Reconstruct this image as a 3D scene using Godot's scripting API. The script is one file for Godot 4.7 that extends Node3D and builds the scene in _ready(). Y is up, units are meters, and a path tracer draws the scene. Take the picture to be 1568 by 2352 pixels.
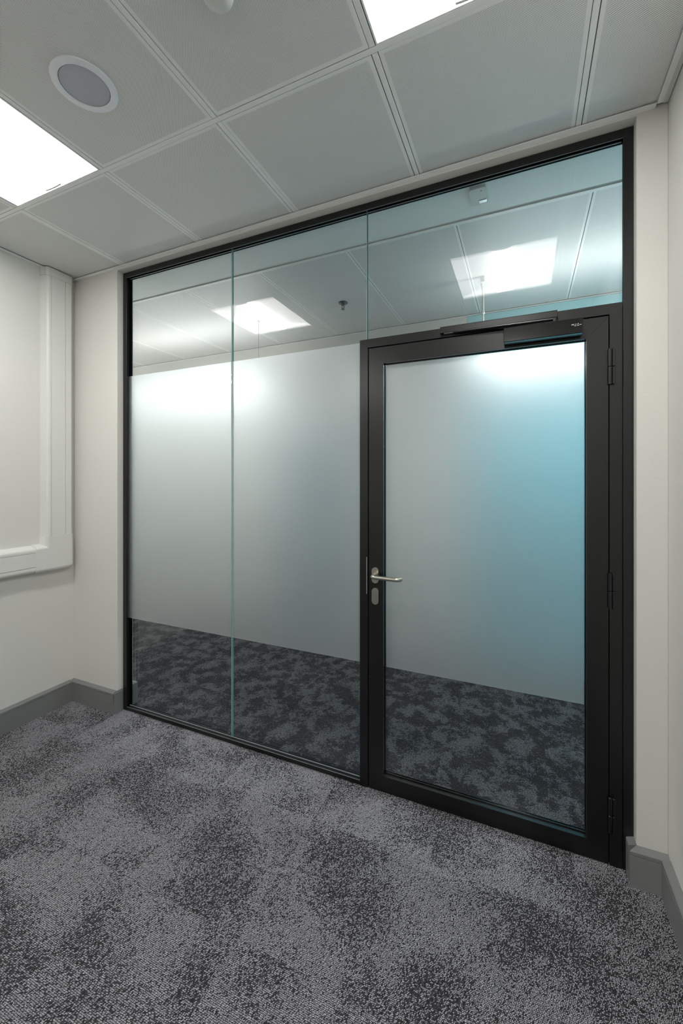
extends Node3D
# An office room with a glazed partition and door; the corridor lies behind the glass.
# The glazing's room-side face is the plane z = 0, the floor is y = 0, the room lies at z > 0.

const CEIL := 2.79            # underside of both ceilings
const XL := -2.754            # left wall
const XR := 0.464             # right wall
const ZW := 0.04              # room face of the partition wall
const ZB := 4.35               # wall behind the camera
const OX0 := -2.337           # opening for the glazing
const OX1 := 0.371
const OY1 := 2.775
const CZ := -1.63             # far wall of the corridor
const CX0 := -5.6
const CX1 := 2.6
const PITCH := 0.6135         # ceiling grid
const GX := -1.042            # one grid line
const GZ := 0.628

var M := {}
var rng := RandomNumberGenerator.new()


func _ready() -> void:
	rng.seed = 71
	camera_and_light()
	materials()
	shell()
	floors()
	ceilings()
	skirtings()
	glazing()
	door()
	door_closer()
	trunking()
	ceiling_light(-2.269 + 0.0135, 0.637, "bright square recessed ceiling light at the left edge above the trunking wall", true)
	ceiling_light(-0.4285 + 0.0125, 0.637, "bright square recessed ceiling light cut off by the top of the view, above the door", false)
	for k in [[-2.269 + 0.0135, "left"], [-0.4285 + 0.0125, "right"]]:
		ceiling_light(k[0], 0.637 + 4 * PITCH, "square recessed ceiling light behind the viewer, the %s one of its pair" % k[1], false)
	speaker()
	smoke_detector()
	corridor_things()


# ---------------------------------------------------------------- camera, light
func camera_and_light() -> void:
	var cam := Camera3D.new()
	cam.name = "camera"
	add_child(cam)
	cam.position = Vector3(0, 1.456, 1.8383)
	cam.rotation.y = 0.4172
	cam.projection = Camera3D.PROJECTION_FRUSTUM
	cam.near = 0.05
	cam.far = 60.0
	# focal length 947.87 px on a 1568 x 2352 frame, horizon at row 1103.6
	cam.keep_aspect = Camera3D.KEEP_HEIGHT
	cam.size = 2352.0 / 947.87 * cam.near
	cam.frustum_offset = Vector2(0, (1103.6 - 1176.0) / 947.87 * cam.near)
	cam.current = true
	var env := Environment.new()
	env.background_mode = Environment.BG_COLOR
	env.background_color = Color(0.02, 0.02, 0.02)
	env.ambient_light_source = Environment.AMBIENT_SOURCE_DISABLED
	env.tonemap_mode = Environment.TONE_MAPPER_LINEAR
	env.tonemap_exposure = 2.55
	env.sdfgi_enabled = true
	env.ssao_enabled = true
	env.ssil_enabled = true
	var we := WorldEnvironment.new()
	we.name = "world_environment"
	we.environment = env
	add_child(we)


const LENS_GLOW := 6.0
const TRAY_GLOW := 1.7
const PANEL_ENERGY := 0.33
const PANEL_DOWN := 0.26
const CORRIDOR_DOWN := 0.62
const CORRIDOR_UP := 0.09
const HUNG_GLOW := 6.0


func area_light(at: Vector3, sx: float, sz: float, energy: float, color: Color, parent: Node3D) -> void:
	var l := AreaLight3D.new()
	l.name = "lamp_light"
	l.area_size = Vector2(sx, sz)
	l.area_normalize_energy = true
	l.light_energy = energy
	l.light_color = color
	l.area_range = 12.0
	l.area_attenuation = 2.0
	l.shadow_enabled = true
	parent.add_child(l, true)
	l.position = at
	l.rotation.x = -PI / 2


# ---------------------------------------------------------------- materials
func mat(color: Color, rough := 0.6, metal := 0.0, spec := 0.5) -> StandardMaterial3D:
	var m := StandardMaterial3D.new()
	m.albedo_color = color
	m.roughness = rough
	m.metallic = metal
	m.metallic_specular = spec
	return m


func noise_tex(size: int, freq: float, seed_: int, oct := 3) -> NoiseTexture2D:
	var n := FastNoiseLite.new()
	n.noise_type = FastNoiseLite.TYPE_SIMPLEX_SMOOTH
	n.frequency = freq
	n.seed = seed_
	n.fractal_octaves = oct
	var t := NoiseTexture2D.new()
	t.width = size
	t.height = size
	t.seamless = true
	t.noise = n
	return t


func bumpy(m: StandardMaterial3D, t: Texture2D, per_metre: float, depth: float) -> StandardMaterial3D:
	m.heightmap_enabled = true
	m.heightmap_texture = t
	m.heightmap_scale = depth
	m.uv1_triplanar = true
	m.uv1_world_triplanar = true
	m.uv1_scale = Vector3.ONE * per_metre
	return m


func materials() -> void:
	var roller := noise_tex(256, 0.06, 5)
	M.wall = bumpy(mat(Color(0.83, 0.828, 0.808), 0.55, 0.0, 0.4), roller, 3.0, 0.03)
	M.slab = mat(Color(0.3, 0.3, 0.3), 0.9)
	M.tile_plain = mat(Color(0.935, 0.935, 0.928), 0.42, 0.0, 0.5)
	M.tile_hole = mat(Color(1, 1, 1), 0.42, 0.0, 0.5)
	M.tile_hole.albedo_texture = hole_texture()
	M.grid = mat(Color(0.935, 0.935, 0.928), 0.4)
	M.void_ = mat(Color(0.04, 0.04, 0.04), 0.9)
	M.skirting = mat(Color(0.46, 0.467, 0.465), 0.42)
	M.black = mat(Color(0.036, 0.033, 0.040), 0.28, 0.0, 0.55)
	M.satin = mat(Color(0.036, 0.033, 0.040), 0.15, 0.0, 0.6)
	M.black_in = mat(Color(0.05, 0.05, 0.055), 0.5)
	M.gasket = mat(Color(0.03, 0.03, 0.035), 0.6)
	M.lining = mat(Color(0.52, 0.53, 0.55), 0.18, 1.0)
	M.steel = mat(Color(0.72, 0.71, 0.67), 0.3, 1.0)
	M.bright = mat(Color(0.85, 0.85, 0.85), 0.3, 0.8)
	M.upvc = mat(Color(0.835, 0.838, 0.822), 0.38)
	M.speaker = mat(Color(0.93, 0.94, 0.96), 0.45)
	M.speaker_mesh = mat(Color(0.60, 0.60, 0.65), 0.6)
	M.speaker_mesh.albedo_texture = null
	M.chrome = mat(Color(0.45, 0.46, 0.47), 0.18, 1.0)
	M.teal = mat(Color(0.23, 0.73, 0.82), 0.55)
	M.pale_teal = mat(Color(0.66, 0.82, 0.84), 0.55)
	M.teal_door = mat(Color(0.11, 0.43, 0.51), 0.5)
	M.grey_door = mat(Color(0.66, 0.65, 0.67), 0.5)
	M.plaster = mat(Color(0.93, 0.94, 0.93), 0.6)
	# clear panes with a dim green body, polished edges, and a frosted film
	var g := mat(Color(0.07, 0.13, 0.13, 0.085), 0.0, 0.0, 0.5)
	g.transparency = BaseMaterial3D.TRANSPARENCY_ALPHA
	M.glass = g
	M.glass_edge = mat(Color(0.34, 0.62, 0.60, 0.75), 0.3, 0.0, 0.7)
	M.glass_edge.transparency = BaseMaterial3D.TRANSPARENCY_ALPHA
	M.seal = mat(Color(0.40, 0.43, 0.45), 0.4)
	M.joint = mat(Color(0.62, 0.68, 0.70), 0.2)
	var f := mat(Color(0.90, 0.92, 0.925, 0.12), 0.47, 0.0, 0.7)
	f.clearcoat_enabled = true
	f.clearcoat = 1.0
	f.clearcoat_roughness = 0.24
	f.refraction_enabled = true
	f.refraction_scale = 0.045
	M.film = f
	# lamps
	M.lens = mat(Color(0.9, 0.9, 0.9), 0.4)
	M.lens.emission_enabled = true
	M.lens.emission = Color(1.0, 0.99, 0.97)
	M.lens.emission_energy_multiplier = LENS_GLOW
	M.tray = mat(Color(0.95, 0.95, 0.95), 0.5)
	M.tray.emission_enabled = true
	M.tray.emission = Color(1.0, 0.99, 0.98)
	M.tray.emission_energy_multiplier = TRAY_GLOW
	M.lamp_trim = mat(Color(0.66, 0.66, 0.68), 0.5)
	M.hung_lens = mat(Color(0.9, 0.9, 0.9), 0.4)
	M.hung_lens.emission_enabled = true
	M.hung_lens.emission = Color(0.98, 1.0, 0.99)
	M.hung_lens.emission_energy_multiplier = HUNG_GLOW
	M.carpet = carpet(2048, 1)
	M.carpet_dark = carpet(1536, 2)


func hole_texture() -> ImageTexture:
	# two staggered holes in a 4.6 mm cell, drawn 2 x 2 times
	var s := 64
	var im := Image.create(s, s, false, Image.FORMAT_RGB8)
	for y in s:
		for x in s:
			var u := fposmod(x + 0.5, 32.0)
			var v := fposmod(y + 0.5, 32.0)
			var d := minf(Vector2(u - 8, v - 8).length(), Vector2(u - 24, v - 24).length())
			var k := clampf((d - 5.2) / 1.6, 0.0, 1.0)
			im.set_pixel(x, y, Color(0.38, 0.38, 0.38).lerp(Color(0.935, 0.935, 0.928), k))
	return ImageTexture.create_from_image(im)


func carpet(size: int, kind: int) -> StandardMaterial3D:
	# 1.5 m x 1.5 m of looped pile, 9 carpet tiles; every loop has a yarn of its own
	var sx := 5 if kind == 1 else 3
	var sy := 6 if kind == 1 else 3
	var w := sx + 1 if kind == 1 else sx
	var h := sy + 1 if kind == 1 else sy
	var nx := size / sx + 1
	var ny := size / sy + 1
	var blot := FastNoiseLite.new()
	blot.seed = 11 * kind
	blot.noise_type = FastNoiseLite.TYPE_SIMPLEX_SMOOTH
	blot.frequency = 0.0019 if kind == 1 else 0.006
	blot.fractal_octaves = 5
	blot.fractal_gain = 0.5 if kind == 1 else 0.75
	var fleck := FastNoiseLite.new()
	fleck.seed = 5 + kind
	fleck.frequency = 0.02
	fleck.fractal_octaves = 3
	var level := PackedByteArray()
	level.resize(size * size)
	# a loop's profile, leaning one way
	var prof := PackedFloat32Array()
	for y in h:
		for x in w:
			var u := (x + 0.5) / w - 0.5
			var v := (y + 0.5) / h - 0.5
			var a := (u + v) * 0.707
			var b := (u - v) * 0.707
			prof.append(clampf(1.25 - a * a * 11.0 - b * b * 3.4, 0.0, 1.0))
	for j in ny:
		for i in nx:
			# the pattern is dyed tile by tile, so it jumps at tile edges
			var ti := int(3.0 * i / nx)
			var tj := int(3.0 * j / ny)
			var o := (ti * 7 + tj * 13) * 377.0
			var b := blot.get_noise_2d(i * sx + o * 0.6, j * sy + o)
			var light := 0.0
			var p := 0.0
			if kind == 1:
				p = clampf(0.69 + b * 0.75 + fleck.get_noise_2d(i * sx, j * sy) * 0.26, 0.38, 0.95)
				light = rng.randf_range(0.62, 1.0) if rng.randf() < p else rng.randf_range(0.05, 0.42)
			else:
				p = clampf(0.33 + b * 3.0 + fleck.get_noise_2d(i * sx * 2.0, j * sy * 5.0) * 0.8, 0.02, 0.80)
				light = rng.randf_range(0.55, 1.0) if rng.randf() < p else rng.randf_range(0.0, 0.10)
			var x0 := i * sx + ((sx / 2) if j % 2 else 0) + (rng.randi_range(-1, 1) if rng.randf() < 0.5 else 0)
			var y0 := j * sy + (rng.randi_range(-1, 1) if kind == 1 and rng.randf() < 0.4 else 0)
			for v in h:
				var y := y0 + v
				if y < 0 or y >= size:
					continue
				for u in w:
					var x := x0 + u
					if x < 0 or x >= size:
						continue
					var l := int(255.0 * prof[v * w + u] * light)
					if l > level[y * size + x]:
						level[y * size + x] = l
	var data := PackedByteArray()
	data.resize(size * size * 3)
	var r := PackedByteArray()
	var g := PackedByteArray()
	var b2 := PackedByteArray()
	for k in 256:
		var l := k / 255.0
		if kind == 1:
			r.append(int(36 + 168 * l))
			g.append(int(35 + 169 * l))
			b2.append(int(38 + 173 * l))
		else:
			r.append(int(35 + 136 * l))
			g.append(int(34 + 142 * l))
			b2.append(int(38 + 137 * l))
	for k in size * size:
		var l := level[k]
		data[k * 3] = r[l]
		data[k * 3 + 1] = g[l]
		data[k * 3 + 2] = b2[l]
	var m := mat(Color(1, 1, 1), 0.95, 0.0, 0.2)
	m.albedo_texture = ImageTexture.create_from_image(Image.create_from_data(size, size, false, Image.FORMAT_RGB8, data))
	m.heightmap_enabled = true
	m.heightmap_texture = ImageTexture.create_from_image(Image.create_from_data(size, size, false, Image.FORMAT_L8, level))
	m.heightmap_scale = 0.1
	return m


# ---------------------------------------------------------------- mesh helpers
func mb() -> SurfaceTool:
	var st := SurfaceTool.new()
	st.begin(Mesh.PRIMITIVE_TRIANGLES)
	return st


func tri(st: SurfaceTool, p: Array, n: Array, uv := []) -> void:
	# p, n: three points and normals; the winding follows the normals
	var face: Vector3 = (p[1] - p[0]).cross(p[2] - p[0])
	var order := [0, 1, 2] if face.dot(n[0] + n[1] + n[2]) < 0.0 else [0, 2, 1]
	for k in order:
		st.set_normal(n[k])
		if uv.size():
			st.set_uv(uv[k])
		st.add_vertex(p[k])


func quad(st: SurfaceTool, a: Vector3, b: Vector3, c: Vector3, d: Vector3, n: Vector3, uv := []) -> void:
	var u1 := [uv[0], uv[1], uv[2]] if uv.size() else []
	var u2 := [uv[0], uv[2], uv[3]] if uv.size() else []
	tri(st, [a, b, c], [n, n, n], u1)
	tri(st, [a, c, d], [n, n, n], u2)


func flat_quad(st: SurfaceTool, a: Vector3, b: Vector3, c: Vector3, d: Vector3, away: Vector3) -> void:
	var n := (b - a).cross(c - a)
	if n.length() < 1e-12:
		n = (c - a).cross(d - a)
	n = n.normalized()
	if n.dot((a + b + c + d) / 4.0 - away) < 0:
		n = -n
	quad(st, a, b, c, d, n)


func box(st: SurfaceTool, lo: Vector3, hi: Vector3, r := 0.0) -> void:
	# a box between two corners with chamfered edges
	var c := (lo + hi) / 2.0
	var h := (hi - lo) / 2.0
	r = minf(r, minf(h.x, minf(h.y, h.z)) * 0.9)
	for ax in 3:
		var b := (ax + 1) % 3
		var d := (ax + 2) % 3
		for s in [-1.0, 1.0]:
			var q := []
			for e in [[-1, -1], [1, -1], [1, 1], [-1, 1]]:
				var v := Vector3.ZERO
				v[ax] = s * h[ax]
				v[b] = e[0] * (h[b] - r)
				v[d] = e[1] * (h[d] - r)
				q.append(c + v)
			var n := Vector3.ZERO
			n[ax] = s
			quad(st, q[0], q[1], q[2], q[3], n)
		if r > 0.0:
			for s in [-1.0, 1.0]:
				for t in [-1.0, 1.0]:
					var q := []
					for e in [[-1, 0], [1, 0], [1, 1], [-1, 1]]:
						var v := Vector3.ZERO
						v[ax] = e[0] * (h[ax] - r)
						v[b] = s * (h[b] - (r if e[1] else 0.0))
						v[d] = t * (h[d] - (0.0 if e[1] else r))
						q.append(c + v)
					var n := Vector3.ZERO
					n[b] = s
					n[d] = t
					quad(st, q[0], q[1], q[2], q[3], n.normalized())
	if r > 0.0:
		for s in [-1.0, 1.0]:
			for t in [-1.0, 1.0]:
				for w in [-1.0, 1.0]:
					var k := Vector3(s, t, w)
					var p := []
					for ax in 3:
						var v := h - Vector3.ONE * r
						v[ax] = h[ax]
						p.append(c + v * k)
					var n := k.normalized()
					tri(st, p, [n, n, n])


func prism(st: SurfaceTool, poly: PackedVector2Array, place: Callable, t0: float, t1: float) -> void:
	# a polygon pushed from t0 to t1; place(point, t) puts it in space
	var count := poly.size()
	var c2 := Vector2.ZERO
	for p in poly:
		c2 += p / count
	var ccw := not Geometry2D.is_polygon_clockwise(poly)
	for i in count:
		var a := poly[i]
		var b := poly[(i + 1) % count]
		var out := Vector2((b - a).y, -(b - a).x).normalized()
		if not ccw:
			out = -out
		var m := (a + b) / 2.0
		var n: Vector3 = (place.call(m + out * 0.01, t0) - place.call(m, t0)).normalized()
		quad(st, place.call(a, t0), place.call(b, t0), place.call(b, t1), place.call(a, t1), n)
	var axis: Vector3 = (place.call(c2, t1) - place.call(c2, t0)).normalized()
	var idx := Geometry2D.triangulate_polygon(poly)
	for i in range(0, idx.size(), 3):
		tri(st, [place.call(poly[idx[i]], t0), place.call(poly[idx[i + 1]], t0), place.call(poly[idx[i + 2]], t0)], [-axis, -axis, -axis])
		tri(st, [place.call(poly[idx[i]], t1), place.call(poly[idx[i + 1]], t1), place.call(poly[idx[i + 2]], t1)], [axis, axis, axis])


func lathe(st: SurfaceTool, prof: Array, at: Vector3, seg := 48, axis := Vector3.UP) -> void:
	# (radius, height) points turned round an axis, shaded smooth where they bend gently
	var side := axis.cross(Vector3.RIGHT if absf(axis.x) < 0.9 else Vector3.FORWARD).normalized()
	var third := axis.cross(side)
	var ns := []
	for i in prof.size() - 1:
		var d: Vector2 = prof[i + 1] - prof[i]
		ns.append(Vector2(d.y, -d.x).normalized())
	for i in prof.size() - 1:
		var na: Vector2 = ns[i]
		var nb: Vector2 = ns[i]
		if i > 0 and ns[i - 1].dot(ns[i]) > 0.75:
			na = (ns[i - 1] + ns[i]).normalized()
		if i < ns.size() - 1 and ns[i + 1].dot(ns[i]) > 0.75:
			nb = (ns[i + 1] + ns[i]).normalized()
		for k in seg:
			var e0 := side * cos(TAU * k / seg) + third * sin(TAU * k / seg)
			var e1 := side * cos(TAU * (k + 1) / seg) + third * sin(TAU * (k + 1) / seg)
			var pa: Vector2 = prof[i]
			var pb: Vector2 = prof[i + 1]
			var a := at + e0 * pa.x + axis * pa.y
			var b := at + e1 * pa.x + axis * pa.y
			var c := at + e1 * pb.x + axis * pb.y
			var d := at + e0 * pb.x + axis * pb.y
			var n0 := e0 * na.x + axis * na.y
			var n1 := e1 * na.x + axis * na.y
			var n2 := e1 * nb.x + axis * nb.y
			var n3 := e0 * nb.x + axis * nb.y
			if pa.x > 1e-6:
				tri(st, [a, b, c], [n0, n1, n2])
			if pb.x > 1e-6:
				tri(st, [a, c, d], [n0, n2, n3])


func tube(st: SurfaceTool, path: Array, radii: Array, seg := 16) -> void:
	# a round bar along a path, closed at both ends
	var rings := []
	var side := Vector3.ZERO
	for i in path.size():
		var t: Vector3 = (path[mini(i + 1, path.size() - 1)] - path[maxi(i - 1, 0)]).normalized()
		if i == 0:
			side = t.cross(Vector3.UP if absf(t.y) < 0.9 else Vector3.RIGHT).normalized()
		side = (side - t * side.dot(t)).normalized()
		var up := t.cross(side)
		var ring := []
		for k in seg:
			var e := side * cos(TAU * k / seg) + up * sin(TAU * k / seg)
			ring.append([path[i] + e * radii[i], e])
		rings.append(ring)
	for i in path.size() - 1:
		for k in seg:
			var a = rings[i][k]
			var b = rings[i][(k + 1) % seg]
			var c = rings[i + 1][(k + 1) % seg]
			var d = rings[i + 1][k]
			tri(st, [a[0], b[0], c[0]], [a[1], b[1], c[1]])
			tri(st, [a[0], c[0], d[0]], [a[1], c[1], d[1]])
	for e in [[0, 1], [path.size() - 1, path.size() - 2]]:
		var n: Vector3 = (path[e[0]] - path[e[1]]).normalized()
		for k in seg:
			tri(st, [path[e[0]], rings[e[0]][k][0], rings[e[0]][(k + 1) % seg][0]], [n, n, n])


func arc(c: Vector2, r: float, from: float, to: float, n: int) -> PackedVector2Array:
	var a := PackedVector2Array()
	for i in n + 1:
		var t := deg_to_rad(lerpf(from, to, float(i) / n))
		a.append(c + Vector2(cos(t), sin(t)) * r)
	return a


func stadium(c: Vector2, w: float, h: float, r: float, n := 8) -> PackedVector2Array:
	var a := PackedVector2Array()
	for q in [[1, 1, 0], [-1, 1, 90], [-1, -1, 180], [1, -1, 270]]:
		a.append_array(arc(c + Vector2(q[0] * (w / 2 - r), q[1] * (h / 2 - r)), r, q[2], q[2] + 90, n))
	return a


# ---------------------------------------------------------------- nodes
func put(called: String, st: SurfaceTool, m: Material, parent: Node3D = self) -> MeshInstance3D:
	var o := MeshInstance3D.new()
	o.name = called
	st.set_material(m)
	o.mesh = st.commit()
	parent.add_child(o, true)
	return o


func boxed(called: String, lo: Vector3, hi: Vector3, r: float, m: Material, parent: Node3D = self) -> MeshInstance3D:
	var st := mb()
	box(st, lo, hi, r)
	return put(called, st, m, parent)


func base(called: String, at := Vector3.ZERO) -> Node3D:
	var o := Node3D.new()
	o.name = called
	add_child(o, true)
	o.position = at
	return o


func tag(o: Node3D, label: String, category: String, group := "", kind := "") -> Node3D:
	o.set_meta("label", label)
	o.set_meta("category", category)
	if group:
		o.set_meta("group", group)
	if kind:
		o.set_meta("kind", kind)
	return o


func structure(o: Node3D, label: String, category: String) -> Node3D:
	return tag(o, label, category, "", "structure")


func sub(called: String, parent: Node3D) -> Node3D:
	var o := Node3D.new()
	o.name = called
	parent.add_child(o, true)
	return o


# ---------------------------------------------------------------- the shell
func shell() -> void:
	var top := 3.0
	structure(boxed("wall_left", Vector3(XL - 0.1, 0, -0.075), Vector3(XL, top, ZB), 0.0, M.wall), "plain off-white wall on the left behind the white trunking", "wall")
	structure(boxed("wall_right", Vector3(XR, 0, -0.075), Vector3(XR + 0.1, top, ZB), 0.0, M.wall), "plain off-white wall at the right edge beside the door hinges", "wall")
	structure(boxed("wall_rear", Vector3(XL - 0.1, 0, ZB), Vector3(XR + 0.1, top, ZB + 0.1), 0.0, M.wall), "plain off-white wall behind the viewer", "wall")
	# the wall round the glazed opening: two piers and a head
	var st := mb()
	box(st, Vector3(XL, 0, -0.075), Vector3(OX0, top, ZW), 0.0015)
	box(st, Vector3(OX1, 0, -0.075), Vector3(XR, top, ZW), 0.0015)
	box(st, Vector3(OX0, OY1, -0.075), Vector3(OX1, top, ZW), 0.0)
	structure(put("wall_front", st, M.wall), "off-white wall that frames the black glazed screen", "wall")
	# the corridor
	var cw := mb()
	box(cw, Vector3(CX0, 0, CZ - 0.1), Vector3(CX1, top, CZ), 0.0)
	structure(put("wall_corridor_far", cw, M.wall), "white far wall of the corridor seen through the glass", "wall")
	var ce := mb()
	box(ce, Vector3(CX0 - 0.1, 0, CZ - 0.1), Vector3(CX0, top, 0), 0.0)
	structure(put("wall_corridor_left", ce, M.wall), "white wall closing the corridor on the left", "wall")
	var cr := mb()
	box(cr, Vector3(CX1, 0, CZ - 0.1), Vector3(CX1 + 0.1, top, 0), 0.0)
	structure(put("wall_corridor_right", cr, M.teal), "teal wall closing the corridor on the right", "wall")
	var cn := mb()
	box(cn, Vector3(CX0, 0, -0.075), Vector3(XL - 0.1, top, 0.0), 0.0)
	box(cn, Vector3(XR + 0.1, 0, -0.075), Vector3(CX1, top, 0.0), 0.0)
	structure(put("wall_corridor_near", cn, M.wall), "white corridor wall to either side of this room", "wall")
	# painted teal stretch of the far wall, and the doors in it
	structure(boxed("wall_corridor_panel", Vector3(-0.42, 0.0, CZ), Vector3(CX1, 2.62, CZ + 0.012), 0.002, M.teal), "bright teal wall seen through the right half of the frosted door", "wall")
	structure(boxed("wall_corridor_band", Vector3(-0.42, 2.6205, CZ), Vector3(CX1, 2.78, CZ + 0.006), 0.001, M.pale_teal), "pale strip of wall over the teal paint, seen above the door", "wall")
	var d2 := base("door_2", Vector3(-1.76, 0, CZ))
	structure(d2, "muted teal door blurred behind the frosted glass left of the black door", "door")
	boxed("door_leaf", Vector3(-0.41, 0.01, 0), Vector3(0.41, 1.98, 0.035), 0.003, M.teal_door, d2)
	boxed("door_jamb", Vector3(-0.46, 0.0, 0), Vector3(-0.415, 2.03, 0.045), 0.003, M.plaster, d2)
	boxed("door_jamb", Vector3(0.415, 0.0, 0), Vector3(0.46, 2.03, 0.045), 0.003, M.plaster, d2)
	boxed("door_head", Vector3(-0.415, 1.985, 0), Vector3(0.415, 2.03, 0.045), 0.003, M.plaster, d2)


func floors() -> void:
	var f := base("floor")
	structure(f, "grey looped carpet tiles with dark mottling in this room", "floor")
	boxed("screed", Vector3(XL, -0.1, -0.05), Vector3(XR, -0.008, ZB), 0.0, M.slab, f)
	carpet_tiles(f, XL, XR, -0.035, ZB, Vector2(-2.33, 0.27), M.carpet, 3)
	var c := base("floor_corridor")
	structure(c, "charcoal carpet with pale mottling beyond the glass", "floor")
	boxed("screed", Vector3(CX0, -0.1, CZ), Vector3(CX1, -0.008, -0.05), 0.0, M.slab, c)
	carpet_tiles(c, CX0, CX1, CZ, -0.036, Vector2(-0.9, -0.42), M.carpet_dark, 4)


func carpet_tiles(parent: Node3D, x0: float, x1: float, z0: float, z1: float, origin: Vector2, m: Material, seed_: int) -> void:
	var r := RandomNumberGenerator.new()
	r.seed = seed_
	var t := 0.5
	for i in range(floori((x0 - origin.x) / t), ceili((x1 - origin.x) / t)):
		for j in range(floori((z0 - origin.y) / t), ceili((z1 - origin.y) / t)):
			var ax := origin.x + i * t
			var az := origin.y + j * t
			var lx := maxf(ax, x0)
			var hx := minf(ax + t, x1)
			var lz := maxf(az, z0)
			var hz := minf(az + t, z1)
			if hx - lx < 0.01 or hz - lz < 0.01:
				continue
			var cell := Vector2(r.randi_range(0, 2), r.randi_range(0, 2)) / 3.0
			var turn := r.randi_range(0, 1) * 2
			var g := 0.0001
			var st := mb()
			var p := [Vector3(lx + g, 0, lz + g), Vector3(hx - g, 0, lz + g), Vector3(hx - g, 0, hz - g), Vector3(lx + g, 0, hz - g)]
			var uv := []
			for q in p:
				var w := Vector2(q.x - ax, q.z - az) / t - Vector2(0.5, 0.5)
				w = w.rotated(turn * PI / 2) * 0.996 + Vector2(0.5, 0.5)
				uv.append(cell + w / 3.0)
			quad(st, p[0], p[1], p[2], p[3], Vector3.UP, uv)
			var e := [Vector3(0, 0, -1), Vector3(1, 0, 0), Vector3(0, 0, 1), Vector3(-1, 0, 0)]
			for k in 4:
				var a: Vector3 = p[k]
				var b: Vector3 = p[(k + 1) % 4]
				quad(st, a, b, b + Vector3.DOWN * 0.007, a + Vector3.DOWN * 0.007, e[k], [uv[k], uv[(k + 1) % 4], uv[(k + 1) % 4], uv[k]])
			put("carpet_tile", st, m, parent)


# ---------------------------------------------------------------- ceilings
func metal_tile(parent: Node3D, lo: Vector2, hi: Vector2, y: float, border: Array, tilt := Vector2.ZERO) -> void:
	# a perforated pan: plain rim, perforated field; border = left, right, near-low z, high z
	var o := MeshInstance3D.new()
	o.name = "ceiling_tile"
	var h := func(x: float, z: float) -> float: return y + (x - lo.x) * tilt.x + (z - lo.y) * tilt.y
	var c := [Vector2(lo.x, lo.y), Vector2(hi.x, lo.y), Vector2(hi.x, hi.y), Vector2(lo.x, hi.y)]
	var b := [Vector2(lo.x + border[0], lo.y + border[2]), Vector2(hi.x - border[1], lo.y + border[2]), Vector2(hi.x - border[1], hi.y - border[3]), Vector2(lo.x + border[0], hi.y - border[3])]
	var rim := mb()
	for k in 4:
		var q := []
		for v in [c[k], c[(k + 1) % 4], b[(k + 1) % 4], b[k]]:
			q.append(Vector3(v.x, h.call(v.x, v.y), v.y))
		if (q[0] - q[3]).length() > 1e-4 or (q[1] - q[2]).length() > 1e-4:
			quad(rim, q[0], q[1], q[2], q[3], Vector3.DOWN)
		var side := Vector3((c[k] + c[(k + 1) % 4]).x / 2 - (lo.x + hi.x) / 2, 0, (c[k] + c[(k + 1) % 4]).y / 2 - (lo.y + hi.y) / 2).normalized()
		quad(rim, q[0], q[1], q[1] + Vector3.UP * 0.02, q[0] + Vector3.UP * 0.02, side)
	quad(rim, Vector3(lo.x, y + 0.02, lo.y), Vector3(hi.x, y + 0.02, lo.y), Vector3(hi.x, y + 0.02, hi.y), Vector3(lo.x, y + 0.02, hi.y), Vector3.UP)
	rim.set_material(M.tile_plain)
	var mesh := rim.commit()
	var field := mb()
	var q := []
	var uv := []
	for v in b:
		q.append(Vector3(v.x, h.call(v.x, v.y), v.y))
		uv.append((v - lo) / 0.0092)
	quad(field, q[0], q[1], q[2], q[3], Vector3.DOWN, uv)
	field.set_material(M.tile_hole)
	field.commit(mesh)
	o.mesh = mesh
	parent.add_child(o, true)


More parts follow.
